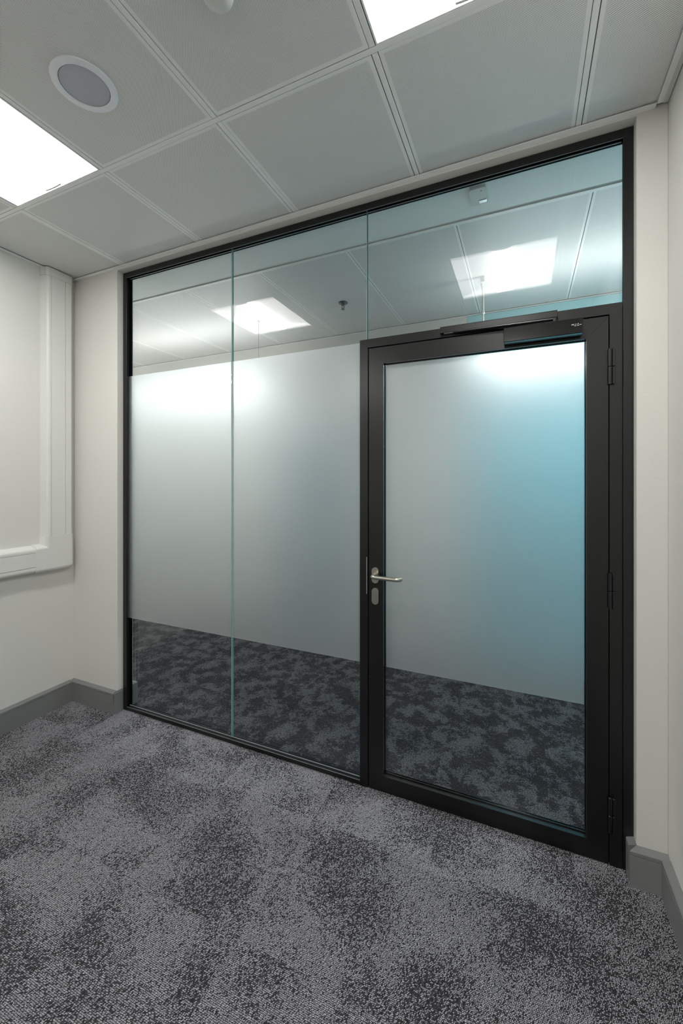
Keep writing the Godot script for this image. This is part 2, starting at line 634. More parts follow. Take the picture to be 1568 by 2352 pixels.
func ceilings() -> void:
	var c := base("ceiling")
	structure(c, "suspended ceiling of perforated grey metal tiles in this room", "ceiling")
	boxed("void_cover", Vector3(XL, 2.9, 0.0), Vector3(XR, 3.0, ZB), 0.0, M.void_, c)
	var xs := [XL + 0.022]
	for k in range(-2, 3):
		xs.append(GX + k * PITCH)
	xs.append(XR - 0.018)
	var zs := [0.0627]
	for k in 6:
		zs.append(GZ + k * PITCH)
	zs.append(ZB - 0.02)
	var bw := 0.009
	for j in range(1, zs.size() - 1):
		boxed("grid_bar", Vector3(XL + 0.02, CEIL - 0.0005, zs[j] - bw), Vector3(XR - 0.02, CEIL + 0.03, zs[j] + bw), 0.001, M.grid, c)
	for i in range(1, xs.size() - 1):
		for j in zs.size() - 1:
			var z0: float = zs[j] + (bw + 0.0015 if j else -0.02)
			var z1: float = zs[j + 1] - (bw + 0.0015 if j < zs.size() - 2 else -0.02)
			boxed("grid_bar", Vector3(xs[i] - bw, CEIL, z0), Vector3(xs[i] + bw, CEIL + 0.03, z1), 0.001, M.grid, c)
	for i in xs.size() - 1:
		for j in zs.size() - 1:
			if (j == 1 or j == 5) and (i == 1 or i == 4):
				continue   # a lamp fills the cell
			var first_x := i == 0
			var last_x := i == xs.size() - 2
			var first_z := j == 0
			var last_z := j == zs.size() - 2
			var gap := bw + 0.0024
			var lo := Vector2(xs[i] + (-0.015 if first_x else gap), zs[j] + (-0.015 if first_z else gap))
			var hi := Vector2(xs[i + 1] - (-0.012 if last_x else gap), zs[j + 1] - (-0.015 if last_z else gap))
			var rim := 0.013
			var nudge := Vector2(rng.randf_range(-0.0014, 0.0014), rng.randf_range(-0.0014, 0.0014))
			metal_tile(c, lo + nudge, hi + nudge, CEIL + rng.randf_range(0.0005, 0.0025), [0.0 if first_x else rim, 0.0 if last_x else rim, 0.0 if first_z else rim, 0.0 if last_z else rim], Vector2(rng.randf_range(-0.002, 0.002), rng.randf_range(-0.002, 0.002)))
	# wall angles round the edge
	var y0 := 2.7835
	var y1 := 2.7865
	structure(angle(Vector3(XL + 0.024, y0, ZW), Vector3(XR - 0.038, y1, 0.0627), Vector3(XL + 0.024, y0, ZW), Vector3(XR - 0.038, y1 + 0.02, ZW + 0.002), "trim_1"), "thin grey ceiling edge trim above the glazed screen", "trim")
	structure(angle(Vector3(XL, y0, ZW + 0.002), Vector3(XL + 0.022, y1, ZB), Vector3(XL, y0, ZW + 0.002), Vector3(XL + 0.002, y1 + 0.02, ZB), "trim_2"), "thin grey ceiling edge trim along the left wall", "trim")
	structure(angle(Vector3(XR - 0.037, y0 - 0.001, ZW + 0.018), Vector3(XR - 0.018, y1, ZB), Vector3(XR - 0.016, y0 + 0.006, ZW + 0.004), Vector3(XR - 0.002, y0 + 0.008, ZB), "trim_3"), "grey double ceiling edge trim along the right wall", "trim")
	# the corridor's ceiling: plaster border, metal tiles, edge trims
	var k := base("ceiling_corridor")
	structure(k, "pale tiled corridor ceiling seen through the clear top glass", "ceiling")
	boxed("void_cover", Vector3(CX0, 2.9, CZ), Vector3(CX1, 3.0, -0.075), 0.0, M.void_, k)
	boxed("plaster_border", Vector3(CX0, CEIL, -0.355), Vector3(CX1, CEIL + 0.05, -0.074), 0.0, M.plaster, k)
	boxed("edge_trim", Vector3(CX0, CEIL - 0.007, -0.368), Vector3(CX1, CEIL - 0.004, -0.345), 0.0008, M.grid, k)
	boxed("edge_trim", Vector3(CX0, CEIL - 0.007, CZ), Vector3(CX1, CEIL - 0.004, CZ + 0.022), 0.0008, M.grid, k)
	var x := -0.326 - 9 * 0.617
	while x < CX1:
		var lx := maxf(x + 0.002, CX0)
		var hx := minf(x + 0.615, CX1)
		metal_tile(k, Vector2(lx, CZ + 0.015), Vector2(hx, -0.358), CEIL + 0.001 + rng.randf() * 0.0008, [0.012, 0.012, 0.012, 0.012])
		x += 0.617


func angle(a0: Vector3, a1: Vector3, b0: Vector3, b1: Vector3, called: String) -> MeshInstance3D:
	var st := mb()
	box(st, a0, a1, 0.0008)
	box(st, b0, b1, 0.0)
	return put(called, st, M.grid)


# ---------------------------------------------------------------- skirting boards
func skirt_poly(flip := 1.0, depth := 0.026) -> PackedVector2Array:
	var d := depth
	var a := PackedVector2Array([Vector2(0, 0), Vector2(d, 0), Vector2(d, 0.1115), Vector2(d - 0.0025, 0.1125), Vector2(d - 0.0025, 0.114), Vector2(d, 0.115), Vector2(d, 0.1265), Vector2(d - 0.002, 0.1285), Vector2(0.003, 0.136), Vector2(0, 0.136)])
	for i in a.size():
		a[i].x *= flip
	return a


func skirtings() -> void:
	var d := 0.026
	# left wall; each length is cut square and butts at the corner
	var st := mb()
	prism(st, skirt_poly(), func(p: Vector2, t: float) -> Vector3: return Vector3(XL + p.x, p.y, t), ZW + d, ZB)
	structure(put("baseboard_left", st, M.skirting), "grey skirting board along the left wall under the trunking", "skirting")
	st = mb()
	prism(st, skirt_poly(), func(p: Vector2, t: float) -> Vector3: return Vector3(t, p.y, ZW + p.x), XL, OX0 + 0.004)
	prism(st, skirt_poly(1.0, 0.006), func(p: Vector2, t: float) -> Vector3: return Vector3(OX0 + p.x * 1.0, p.y, t), 0.001, ZW + d)
	structure(put("baseboard_front_left", st, M.skirting), "short grey skirting length left of the glazed screen, wrapping the reveal", "skirting")
	st = mb()
	prism(st, skirt_poly(-1.0, d), func(p: Vector2, t: float) -> Vector3: return Vector3(OX1 + p.x, p.y, t), 0.001, ZW)
	var mitre := func(p: Vector2, t: float) -> Vector3: return Vector3(OX1 - p.x if t < 0.5 else XR, p.y, ZW + p.x)
	prism(st, skirt_poly(), mitre, 0.0, 1.0)
	structure(put("baseboard_front_right", st, M.skirting), "short grey skirting length right of the door with a returned end", "skirting")
	st = mb()
	prism(st, skirt_poly(-1.0), func(p: Vector2, t: float) -> Vector3: return Vector3(XR + p.x, p.y, t), ZW + d, ZB)
	structure(put("baseboard_right", st, M.skirting), "grey skirting board along the right wall at the picture's edge", "skirting")
	st = mb()
	prism(st, skirt_poly(), func(p: Vector2, t: float) -> Vector3: return Vector3(t, p.y, CZ + p.x), CX0, -2.23)
	prism(st, skirt_poly(), func(p: Vector2, t: float) -> Vector3: return Vector3(t, p.y, CZ + p.x), -1.29, -0.43)
	box(st, Vector3(OX0 - 0.4, 0, -0.097), Vector3(OX0 + 0.02, 0.137, -0.0755), 0.003)
	box(st, Vector3(OX0, 0, -0.0755), Vector3(OX0 + 0.02, 0.137, -0.05), 0.003)
	box(st, Vector3(OX1 - 0.02, 0, -0.097), Vector3(OX1 + 0.4, 0.137, -0.0755), 0.003)
	structure(put("baseboard_corridor", st, M.skirting), "grey skirting of the corridor's far wall behind the glass", "skirting")


# ---------------------------------------------------------------- the glazed screen
func channel(w: float) -> PackedVector2Array:
	# U-shaped glazing channel: (inwards from the opening, z)
	return PackedVector2Array([Vector2(0, -0.004), Vector2(0.0035, 0), Vector2(w - 0.001, 0), Vector2(w, -0.001), Vector2(w, -0.003), Vector2(0.006, -0.003), Vector2(0.006, -0.045), Vector2(w - 0.006, -0.045), Vector2(w - 0.006, -0.048), Vector2(0, -0.048)])


func glazing() -> void:
	var w := base("window_1")
	structure(w, "black framed glazed screen with a frosted band, left of the door and above it", "window")
	var e := 0.034
	var s := 0.0004
	# each length of the frame is mitred: its ends move in with the depth of the profile
	var head := mb()
	prism(head, channel(e), func(p: Vector2, t: float) -> Vector3: return Vector3(lerpf(OX0 + p.x + s, OX1 - p.x - s, t), OY1 - p.x, p.y), 0.0, 1.0)
	put("frame_head", head, M.black, w)
	var left := mb()
	prism(left, channel(e), func(p: Vector2, t: float) -> Vector3: return Vector3(OX0 + p.x, lerpf(0.0, OY1 - p.x - s, t), p.y), 0.0, 1.0)
	put("frame_jamb", left, M.black, w)
	var right := mb()
	prism(right, channel(e), func(p: Vector2, t: float) -> Vector3: return Vector3(OX1 - p.x, lerpf(0.0, OY1 - p.x - s, t), p.y), 0.0, 1.0)
	put("frame_jamb", right, M.black, w)
	var sill := mb()
	prism(sill, channel(0.022), func(p: Vector2, t: float) -> Vector3: return Vector3(lerpf(OX0 + e + s, -0.7195, t), p.x, p.y), 0.0, 1.0)
	put("frame_sill", sill, M.black, w)
	# black packers at the foot of the channel hide its bright inside
	boxed("glazing_gasket", Vector3(OX0 + 0.036, 0.007, -0.0445), Vector3(-0.721, 0.0125, -0.0045), 0.0, M.gasket, w)
	boxed("lip_seal", Vector3(OX0 + e, OY1 - e - 0.0022, -0.0035), Vector3(OX1 - e, OY1 - e, -0.0008), 0.0008, M.seal, w)
	boxed("glazing_seal", Vector3(OX0 + e, OY1 - e - 0.001, GF + 0.001), Vector3(OX1 - e, OY1 - e + 0.002, GF + 0.007), 0.001, M.seal, w)
	boxed("lip_seal", Vector3(OX0 + e, 0.022, -0.0035), Vector3(-0.72, 0.0238, -0.0008), 0.0008, M.seal, w)
	boxed("glazing_seal", Vector3(OX0 + e, 0.020, GF + 0.001), Vector3(-0.72, 0.024, GF + 0.006), 0.001, M.seal, w)
	pane(w, PackedVector2Array([Vector2(-2.3309, 0.014), Vector2(-1.5035, 0.014), Vector2(-1.5035, 2.766), Vector2(-2.3309, 2.766)]), [[-2.3305, -1.504, 0.577, 2.122]], "glass_pane", [1])
	pane(w, PackedVector2Array([Vector2(-1.498, 0.014), Vector2(-0.72, 0.014), Vector2(-0.72, 2.127), Vector2(-0.6955, 2.127), Vector2(-0.6955, 2.766), Vector2(-1.498, 2.766)]), [[-1.497, -0.7205, 0.577, 2.122]], "glass_pane", [3, 4, 5, 7, 8])
	pane(w, PackedVector2Array([Vector2(-0.6925, 2.127), Vector2(0.363, 2.127), Vector2(0.363, 2.766), Vector2(-0.6925, 2.766)]), [], "glass_pane", [3])
	for j in [[-1.5035, -1.498, 0.014], [-0.6955, -0.6925, 2.127]]:
		boxed("joint_strip", Vector3(j[0], j[2], GF - GT + 0.002), Vector3(j[1], 2.766, GF - 0.002), 0.0, M.joint, w)


const GF := -0.029            # room face of the glass
const GT := 0.014            # its thickness


func pane(parent: Node3D, poly: PackedVector2Array, films: Array, called: String, polished := []) -> void:
	var st := mb()
	var idx := Geometry2D.triangulate_polygon(poly)
	for z in [GF, GF - GT]:
		var n := Vector3(0, 0, 1 if z == GF else -1)
		for i in range(0, idx.size(), 3):
			var p := []
			for k in 3:
				p.append(Vector3(poly[idx[i + k]].x, poly[idx[i + k]].y, z))
			tri(st, p, [n, n, n])
	st.set_material(M.glass)
	var mesh := st.commit()
	var ed := mb()
	var ccw := not Geometry2D.is_polygon_clockwise(poly)
	var hid := mb()
	for i in poly.size():
		var a := poly[i]
		var b := poly[(i + 1) % poly.size()]
		var out := Vector2((b - a).y, -(b - a).x).normalized() * (1.0 if ccw else -1.0)
		quad(ed if i in polished else hid, Vector3(a.x, a.y, GF), Vector3(b.x, b.y, GF), Vector3(b.x, b.y, GF - GT), Vector3(a.x, a.y, GF - GT), Vector3(out.x, out.y, 0))
	if polished.size():
		ed.set_material(M.glass_edge)
		ed.commit(mesh)
	hid.set_material(M.gasket)
	hid.commit(mesh)
	var o := MeshInstance3D.new()
	o.name = called
	o.mesh = mesh
	parent.add_child(o, true)
	for f in films:
		var s := MeshInstance3D.new()
		s.name = "frosted_film"
		var bm := BoxMesh.new()
		bm.size = Vector3(f[1] - f[0], f[3] - f[2], 0.0008)
		bm.material = M.film
		s.mesh = bm
		s.position = Vector3((f[0] + f[1]) / 2, (f[2] + f[3]) / 2, GF + 0.0009)
		s.set_meta("label", "frosted band")
		o.add_child(s, true)


# ---------------------------------------------------------------- the door
func door() -> void:
	var d := base("door_1")
	structure(d, "black framed glass door with a frosted band and a steel lever handle", "door")
	var fr := sub("door_frame", d)
	var s := 0.0003
	var jx0 := -0.719
	var jx1 := 0.3345
	var fy := 2.125
	var prof := func(w: float) -> PackedVector2Array:
		return PackedVector2Array([Vector2(0, 0), Vector2(w - 0.001, 0), Vector2(w, -0.001), Vector2(w, -0.05), Vector2(0, -0.05)])
	var jw := 0.0405
	var st := mb()
	prism(st, prof.call(jw), func(p: Vector2, t: float) -> Vector3: return Vector3(jx0 + p.x, lerpf(0.0, fy - p.x - s, t), p.y), 0.0, 1.0)
	put("frame_jamb", st, M.black, fr)
	st = mb()
	prism(st, prof.call(jw), func(p: Vector2, t: float) -> Vector3: return Vector3(jx1 - p.x, lerpf(0.0, fy - p.x - s, t), p.y), 0.0, 1.0)
	put("frame_jamb", st, M.black, fr)
	st = mb()
	prism(st, prof.call(jw), func(p: Vector2, t: float) -> Vector3: return Vector3(lerpf(jx0 + p.x + s, jx1 - p.x - s, t), fy - p.x, p.y), 0.0, 1.0)
	put("frame_head", st, M.black, fr)
	boxed("rebate", Vector3(jx0 + jw, 0.0, -0.0495), Vector3(jx0 + jw + 0.012, fy - jw, -0.046), 0.0, M.black_in, fr)
	boxed("rebate", Vector3(jx1 - jw - 0.012, 0.0, -0.0495), Vector3(jx1 - jw, fy - jw, -0.046), 0.0, M.black_in, fr)
	boxed("rebate", Vector3(jx0 + jw, fy - jw - 0.012, -0.0495), Vector3(jx1 - jw, fy - jw, -0.046), 0.0, M.black_in, fr)
	boxed("rebate", Vector3(jx1 - 0.002, 0.0, -0.047), Vector3(jx1 + 0.004, fy, -0.012), 0.0, M.black_in, fr)
	# the leaf
	var lf := sub("door_leaf", d)
	var x0 := -0.6735
	var x1 := 0.2905
	var y0 := 0.004
	var y1 := 2.0795
	var gx0 := -0.603
	var gx1 := 0.2195
	var gy0 := 0.076
	var gy1 := 2.0045
	var lz := -0.0448
	var side := func(a: Vector2, b: Vector2, c: Vector2, e: Vector2) -> SurfaceTool:
		# a mitred length: outer edge a-b, inner edge e-c
		var q := mb()
		prism(q, PackedVector2Array([a, b, c, e]), func(p: Vector2, t: float) -> Vector3: return Vector3(p.x, p.y, t), lz, -0.0005)
		return q
	put("stile", side.call(Vector2(x0, y0 + s), Vector2(x0, y1 - s), Vector2(gx0, gy1 - s), Vector2(gx0, gy0 + s)), M.black, lf)
	put("stile", side.call(Vector2(x1, y0 + s), Vector2(x1, y1 - s), Vector2(gx1, gy1 - s), Vector2(gx1, gy0 + s)), M.black, lf)
	put("rail", side.call(Vector2(x0 + s, y1), Vector2(x1 - s, y1), Vector2(gx1 - s, gy1), Vector2(gx0 + s, gy1)), M.black, lf)
	put("rail", side.call(Vector2(x0 + s, y0), Vector2(x1 - s, y0), Vector2(gx1 - s, gy0), Vector2(gx0 + s, gy0)), M.black, lf)
	# glass of the door, its film, and the bead that holds it
	var g := PackedVector2Array([Vector2(gx0, gy0), Vector2(gx1, gy0), Vector2(gx1, gy1), Vector2(gx0, gy1)])
	pane(lf, g, [], "glass_pane")
	var film := MeshInstance3D.new()
	film.name = "frosted_film"
	var bm := BoxMesh.new()
	bm.size = Vector3(gx1 - gx0 - 0.012, gy1 - 0.006 - 0.577, 0.0008)
	bm.material = M.film
	film.mesh = bm
	film.position = Vector3((gx0 + gx1) / 2, (gy1 - 0.006 + 0.577) / 2, GF + 0.0009)
	film.set_meta("label", "frosted band")
	lf.add_child(film, true)
	for b in [[Vector3(gx0, gy0, GF - 0.0), Vector3(gx1, gy0 + 0.006, GF + 0.006)], [Vector3(gx0, gy1 - 0.005, GF), Vector3(gx1, gy1, GF + 0.006)], [Vector3(gx0, gy0 + 0.006, GF), Vector3(gx0 + 0.005, gy1 - 0.005, GF + 0.006)], [Vector3(gx1 - 0.005, gy0 + 0.006, GF), Vector3(gx1, gy1 - 0.005, GF + 0.006)]]:
		boxed("glazing_bead", b[0], b[1], 0.001, M.satin, lf)
	# anodised lining of the glazing rebate
	for b in [[Vector3(gx0, gy1 - 0.001, GF + 0.006), Vector3(gx1, gy1, -0.003)], [Vector3(gx0, gy0 + 0.001, GF + 0.006), Vector3(gx0 + 0.001, gy1 - 0.001, -0.003)], [Vector3(gx1 - 0.001, gy0 + 0.001, GF + 0.006), Vector3(gx1, gy1 - 0.001, -0.003)]]:
		boxed("rebate_lining", b[0], b[1], 0.0, M.lining, lf)
	# lever handle on its rose
	var h := sub("lever_handle", d)
	var hx := -0.640
	var rose := mb()
	prism(rose, stadium(Vector2(hx, 1.011), 0.034, 0.074, 0.0165), func(p: Vector2, t: float) -> Vector3: return Vector3(p.x, p.y, t), 0.0, 0.0065)
	prism(rose, stadium(Vector2(hx, 1.011), 0.031, 0.071, 0.0155), func(p: Vector2, t: float) -> Vector3: return Vector3(p.x, p.y, t), 0.0065, 0.0085)
	put("rose", rose, M.steel, h)
	var lv := mb()
	var path := [Vector3(hx, 1.014, 0.008), Vector3(hx, 1.014, 0.030)]
	for k in 7:
		var t := deg_to_rad(180 - k * 15.0)
		path.append(Vector3(hx + 0.018 + cos(t) * 0.018, 1.014, 0.040 + sin(t) * 0.018))
	path.append(Vector3(-0.57, 1.013, 0.058))
	for k in 7:
		var t := deg_to_rad(90 - k * 13.0)
		path.append(Vector3(-0.528 + cos(t) * 0.022, 1.012, 0.036 + sin(t) * 0.022))
	var rr := []
	for q in path:
		rr.append(0.0095)
	rr[rr.size() - 1] = 0.0082
	tube(lv, path, rr, 18)
	put("lever", lv, M.steel, h)
	var esc := mb()
	prism(esc, stadium(Vector2(hx, 0.913), 0.034, 0.077, 0.0165), func(p: Vector2, t: float) -> Vector3: return Vector3(p.x, p.y, t), 0.0, 0.0065)
	prism(esc, stadium(Vector2(hx, 0.913), 0.031, 0.074, 0.0155), func(p: Vector2, t: float) -> Vector3: return Vector3(p.x, p.y, t), 0.0065, 0.008)
	put("lock_escutcheon", esc, M.steel, d)
	boxed("strike_plate", Vector3(-0.6855, 0.918, -0.02), Vector3(-0.6828, 1.094, 0.0012), 0.0006, M.bright, d)
	# three hinges with two knuckles each
	for y in [1.885, 1.039, 0.195]:
		var hg := sub("hinge", d)
		for k in 2:
			var kn := mb()
			var a: float = y - 0.067 + k * 0.0675
			lathe(kn, [Vector2(0, 0), Vector2(0.0058, 0), Vector2(0.0072, 0.001), Vector2(0.0072, 0.0655), Vector2(0.0058, 0.0668), Vector2(0, 0.0668)], Vector3(0.2945, a, 0.0075), 20)
			put("knuckle", kn, M.black, hg)
			boxed("wing", Vector3(0.3015, a + 0.0005, 0.0), Vector3(0.3105, a + 0.066, 0.0125), 0.0015, M.black, hg)


func door_closer() -> void:
	var o := base("door_closer", Vector3(0.0635, 2.0425, 0))
	tag(o, "black overhead door closer with a slide arm at the top of the glass door", "door closer")
	# body on the leaf, its back plate narrower than its cover
	boxed("back_plate", Vector3(-0.137, -0.026, 0), Vector3(0.135, 0.026, 0.008), 0.001, M.black_in, o)
	boxed("body", Vector3(-0.1405, -0.0285, 0.008), Vector3(0.1385, 0.0285, 0.05), 0.0015, M.satin, o)
	boxed("base_strip", Vector3(-0.139, -0.0293, 0.012), Vector3(0.137, -0.0286, 0.0485), 0.0003, M.lining, o)
	# slide track on the frame head: a channel open below
	var st := mb()
	box(st, Vector3(-0.400, 0.0485, 0), Vector3(0.0545, 0.0815, 0.003), 0.0005)
	box(st, Vector3(-0.400, 0.0785, 0.003), Vector3(0.0545, 0.0815, 0.02), 0.0005)
	box(st, Vector3(-0.400, 0.0545, 0.0175), Vector3(0.0545, 0.0785, 0.02), 0.0005)
	box(st, Vector3(-0.400, 0.0545, 0.003), Vector3(-0.3985, 0.0785, 0.0175), 0.0)
	box(st, Vector3(0.053, 0.0545, 0.003), Vector3(0.0545, 0.0785, 0.0175), 0.0)
	put("slide_track", st, M.black, o)
	# arm from the slider to the spindle on the body
	var arm := mb()
	tube(arm, [Vector3(-0.345, 0.0535, 0.014), Vector3(-0.2, 0.050, 0.020), Vector3(0.045, 0.0435, 0.030)], [0.0048, 0.0055, 0.0062], 14)
	put("arm", arm, M.black, o)
	boxed("slider", Vector3(-0.385, 0.052, 0.0075), Vector3(-0.345, 0.0585, 0.0145), 0.001, M.bright, o)
	var sp := mb()
	lathe(sp, [Vector2(0, 0), Vector2(0.009, 0), Vector2(0.009, 0.017), Vector2(0.007, 0.019), Vector2(0, 0.019)], Vector3(0.045, 0.0285, 0.03), 24)
	put("spindle", sp, M.black, o)
	# the small bright maker's mark: worn, not legible in the picture
	var lg := mb()
	for q in [[0, 4, 2], [2, 5, 2], [3, 3, 1.4], [4, 4, 2], [5, 5, 1.3], [8, 5, 1.6], [10, 5, 1.6], [7, 1, 2], [8.5, 2, 1.6], [10, 0.4, 1.3], [12, 3, 1.3], [13, 1, 1.4], [14.5, 5.6, 1.8], [14.5, 2, 2], [16, 5, 1.1], [16.5, 1, 1.5], [18, 2.6, 1.1], [20, 2.6, 2], [22, 3, 1.5]]:
		var c := Vector3(0.1005 + q[0] * 0.00145, -0.002 + q[1] * 0.0016, 0.05)
		var h: float = q[2] * 0.0006
		box(lg, c - Vector3(h, h, 0.0), c + Vector3(h, h, 0.0004), 0.0)
	put("maker_mark", lg, M.bright, o)


# ---------------------------------------------------------------- trunking on the left wall
func d_profile(a0: float, a1: float, depth: float, grow := 0.0) -> PackedVector2Array:
	# (distance from the wall, position across): flat back, sloping flanks, rounded shoulders
	var r := 0.018 + grow
	var p := PackedVector2Array([Vector2(0, a0 - grow)])
	p.append_array(arc(Vector2(depth + grow - r, a0 + 0.012 + r - grow), r, -80, 0, 7))
	p.append_array(arc(Vector2(depth + grow - r, a1 - 0.012 - r + grow), r, 0, 80, 7))
	p.append(Vector2(0, a1 + grow))
	return p


func trunking() -> void:
	var o := base("cable_trunking", Vector3(XL + 0.0006, 0, 0))
	tag(o, "white plastic dado trunking on the left wall, turning up into the corner", "cable trunking")
	var dep := 0.05
	var vz0 := 0.066
	var vz1 := 0.252
	var hy0 := 0.884
	var hy1 := 1.058
	var up := func(p: Vector2, t: float) -> Vector3: return Vector3(p.x, t, p.y)
	var along := func(p: Vector2, t: float) -> Vector3: return Vector3(p.x, p.y, t)
	# each run is a base with a clipped-on lid between two fine gaps
	var runs := [[vz0, vz1, 0.128, 0.2125, 1.06, 2.781, up], [hy0, hy1, 0.931, 1.0165, 0.29, ZB, along]]
	for r in runs:
		var st := mb()
		var p := d_profile(r[0], r[1], dep)
		# cut the lid's place out of the front
		var cut := PackedVector2Array()
		var done := false
		for q in p:
			if q.y > (r[2] + r[3]) / 2 and not done:
				cut.append(Vector2(dep, r[2] - 0.002))
				cut.append(Vector2(dep - 0.008, r[2] - 0.002))
				cut.append(Vector2(dep - 0.008, r[3] + 0.002))
				cut.append(Vector2(dep, r[3] + 0.002))
				done = true
			cut.append(q)
		prism(st, cut, r[6], r[4], r[5])
		put("trunking_base", st, M.upvc, o)
		st = mb()
		prism(st, PackedVector2Array([Vector2(dep - 0.008, r[2]), Vector2(dep - 0.0004, r[2]), Vector2(dep, r[2] + 0.0005), Vector2(dep, r[3] - 0.0005), Vector2(dep - 0.0004, r[3]), Vector2(dep - 0.008, r[3])]), r[6], r[4], r[5])
		put("trunking_lid", st, M.upvc, o)
	# collar under the ceiling
	var col := mb()
	prism(col, d_profile(vz0, vz1, dep, 0.003), up, 2.735, 2.785)
	put("end_collar", col, M.upvc, o)
	# flat bend cover: an L with rounded shoulders and a rounded outer corner, lofted outwards from the wall
	var el := mb()
	var prof := [Vector2(0, 0), Vector2(0.0356, 0.0093)]
	for k in range(1, 8):
		var t := deg_to_rad(80.0 - k * 80.0 / 7.0)
		prof.append(Vector2(0.032 + 0.021 * cos(t), 0.030 - 0.021 * sin(t)))
	var ring := func(x: float, i: float) -> Array:
		var q := [Vector3(x, hy0 - 0.003 + i, 0.303)]
		for p in arc(Vector2(vz0 + 0.035, hy0 + 0.035), 0.038 - i, 270, 180, 10):
			q.append(Vector3(x, p.y, p.x))
		q.append(Vector3(x, 1.108, vz0 - 0.003 + i))
		q.append(Vector3(x, 1.108, vz1 + 0.003 - i))
		q.append(Vector3(x, hy1 + 0.003 - i, vz1 + 0.003 - i))
		q.append(Vector3(x, hy1 + 0.003 - i, 0.303))
		return q
	var rings := []
	for p in prof:
		rings.append(ring.call(p.x, p.y))
	for k in rings.size() - 1:
		for n in rings[k].size():
			var a: Vector3 = rings[k][n]
			var b: Vector3 = rings[k][(n + 1) % rings[k].size()]
			var c: Vector3 = rings[k + 1][(n + 1) % rings[k].size()]
			var d: Vector3 = rings[k + 1][n]
			# outside of an edge lies to the left of its run round the ring
			var e := b - a
			flat_quad(el, a, b, c, d, (a + b + c + d) / 4.0 - Vector3(0.02, -e.z, e.y).normalized())
	var last: Array = rings[rings.size() - 1]
	var flat := PackedVector2Array()
	for v in last:
		flat.append(Vector2(v.z, v.y))
	var idx := Geometry2D.triangulate_polygon(flat)
	for k in range(0, idx.size(), 3):
		tri(el, [last[idx[k]], last[idx[k + 1]], last[idx[k + 2]]], [Vector3.RIGHT, Vector3.RIGHT, Vector3.RIGHT])
	put("bend_cover", el, M.upvc, o)


# ---------------------------------------------------------------- ceiling fittings
func ceiling_light(x: float, z: float, label: String, turned_end: bool) -> void:
	var o := base("ceiling_light", Vector3(x, CEIL, z))
	tag(o, label, "ceiling light", "square recessed lights of this room")
	var w := 0.587
	var c := w / 2
	var lens_w := 0.054
	# tray of two curved reflectors
	var st := mb()
	var pts := []
	for k in 11:
		var t := k / 10.0
		pts.append(Vector2(0.006 + (c - lens_w - 0.006) * t, 0.004 + 0.042 * sin(t * PI * 0.5)))
	for s in [0, 1]:
		for k in 10:
			var a: Vector2 = pts[k]
			var b: Vector2 = pts[k + 1]
			var n := Vector2(b.y - a.y, -(b.x - a.x)).normalized()
			var ax := a.x if s == 0 else w - a.x
			var bx := b.x if s == 0 else w - b.x
			quad(st, Vector3(ax, a.y, 0.006), Vector3(bx, b.y, 0.006), Vector3(bx, b.y, w - 0.006), Vector3(ax, a.y, w - 0.006), Vector3(n.x if s == 0 else -n.x, n.y, 0))
	quad(st, Vector3(0.006, 0.0, 0.006), Vector3(w - 0.006, 0.0, 0.006), Vector3(w - 0.006, 0.05, 0.006), Vector3(0.006, 0.05, 0.006), Vector3(0, 0, 1))
	quad(st, Vector3(0.006, 0.0, w - 0.006), Vector3(w - 0.006, 0.0, w - 0.006), Vector3(w - 0.006, 0.05, w - 0.006), Vector3(0.006, 0.05, w - 0.006), Vector3(0, 0, -1))
	put("lamp_reflector", st, M.tray, o)
	var back := mb()
	box(back, Vector3(0, 0.052, 0), Vector3(w, 0.06, w), 0.0)
	put("lamp_housing", back, M.slab, o)
	var fr := mb()
	box(fr, Vector3(0, 0.0, 0), Vector3(w, 0.05, 0.006), 0.0008)
	box(fr, Vector3(0, 0.0, w - 0.006), Vector3(w, 0.05, w), 0.0008)
	box(fr, Vector3(0, 0.0, 0.006), Vector3(0.006, 0.05, w - 0.006), 0.0008)
	box(fr, Vector3(w - 0.006, 0.0, 0.006), Vector3(w, 0.05, w - 0.006), 0.0008)
	put("lamp_frame", fr, M.grid, o)
	# long lens down the middle, and its end caps
	var ln := mb()
	var lp := PackedVector2Array([Vector2(c - lens_w, 0.05)])
	for k in 9:
		var t := lerpf(-1.0, 1.0, k / 8.0)
		lp.append(Vector2(c + t * lens_w, 0.004 + 0.003 * t * t))
	lp.append(Vector2(c + lens_w, 0.05))
	prism(ln, lp, func(p: Vector2, t: float) -> Vector3: return Vector3(p.x, p.y, t), 0.02, w - 0.02)
	put("lamp_lens", ln, M.lens, o)
	for e in [0.011, w - 0.018]:
		var cp := mb()
		var q := PackedVector2Array()
		for k in lp.size():
			q.append(lp[k] + Vector2(0, -0.006))
		prism(cp, q, func(p: Vector2, t: float) -> Vector3: return Vector3(p.x, p.y, t), e, e + 0.007)
		put("lens_cap", cp, M.upvc, o)
	area_light(Vector3(c, -0.003, c), 2 * lens_w, w - 0.056, PANEL_ENERGY, Color(1.0, 1.0, 0.985), o)
	# the prismatic lens throws most of its light downwards
	var l := SpotLight3D.new()
	l.name = "lamp_light"
	l.spot_angle = 70.0
	l.spot_angle_attenuation = 0.8
	l.light_energy = PANEL_DOWN
	l.light_size = 0.05
	l.light_color = Color(1.0, 1.0, 0.985)
	l.spot_range = 12.0
	l.spot_attenuation = 2.0
	l.shadow_enabled = true
	o.add_child(l, true)
	l.position = Vector3(c, -0.004, c)
	l.rotation.x = -PI / 2


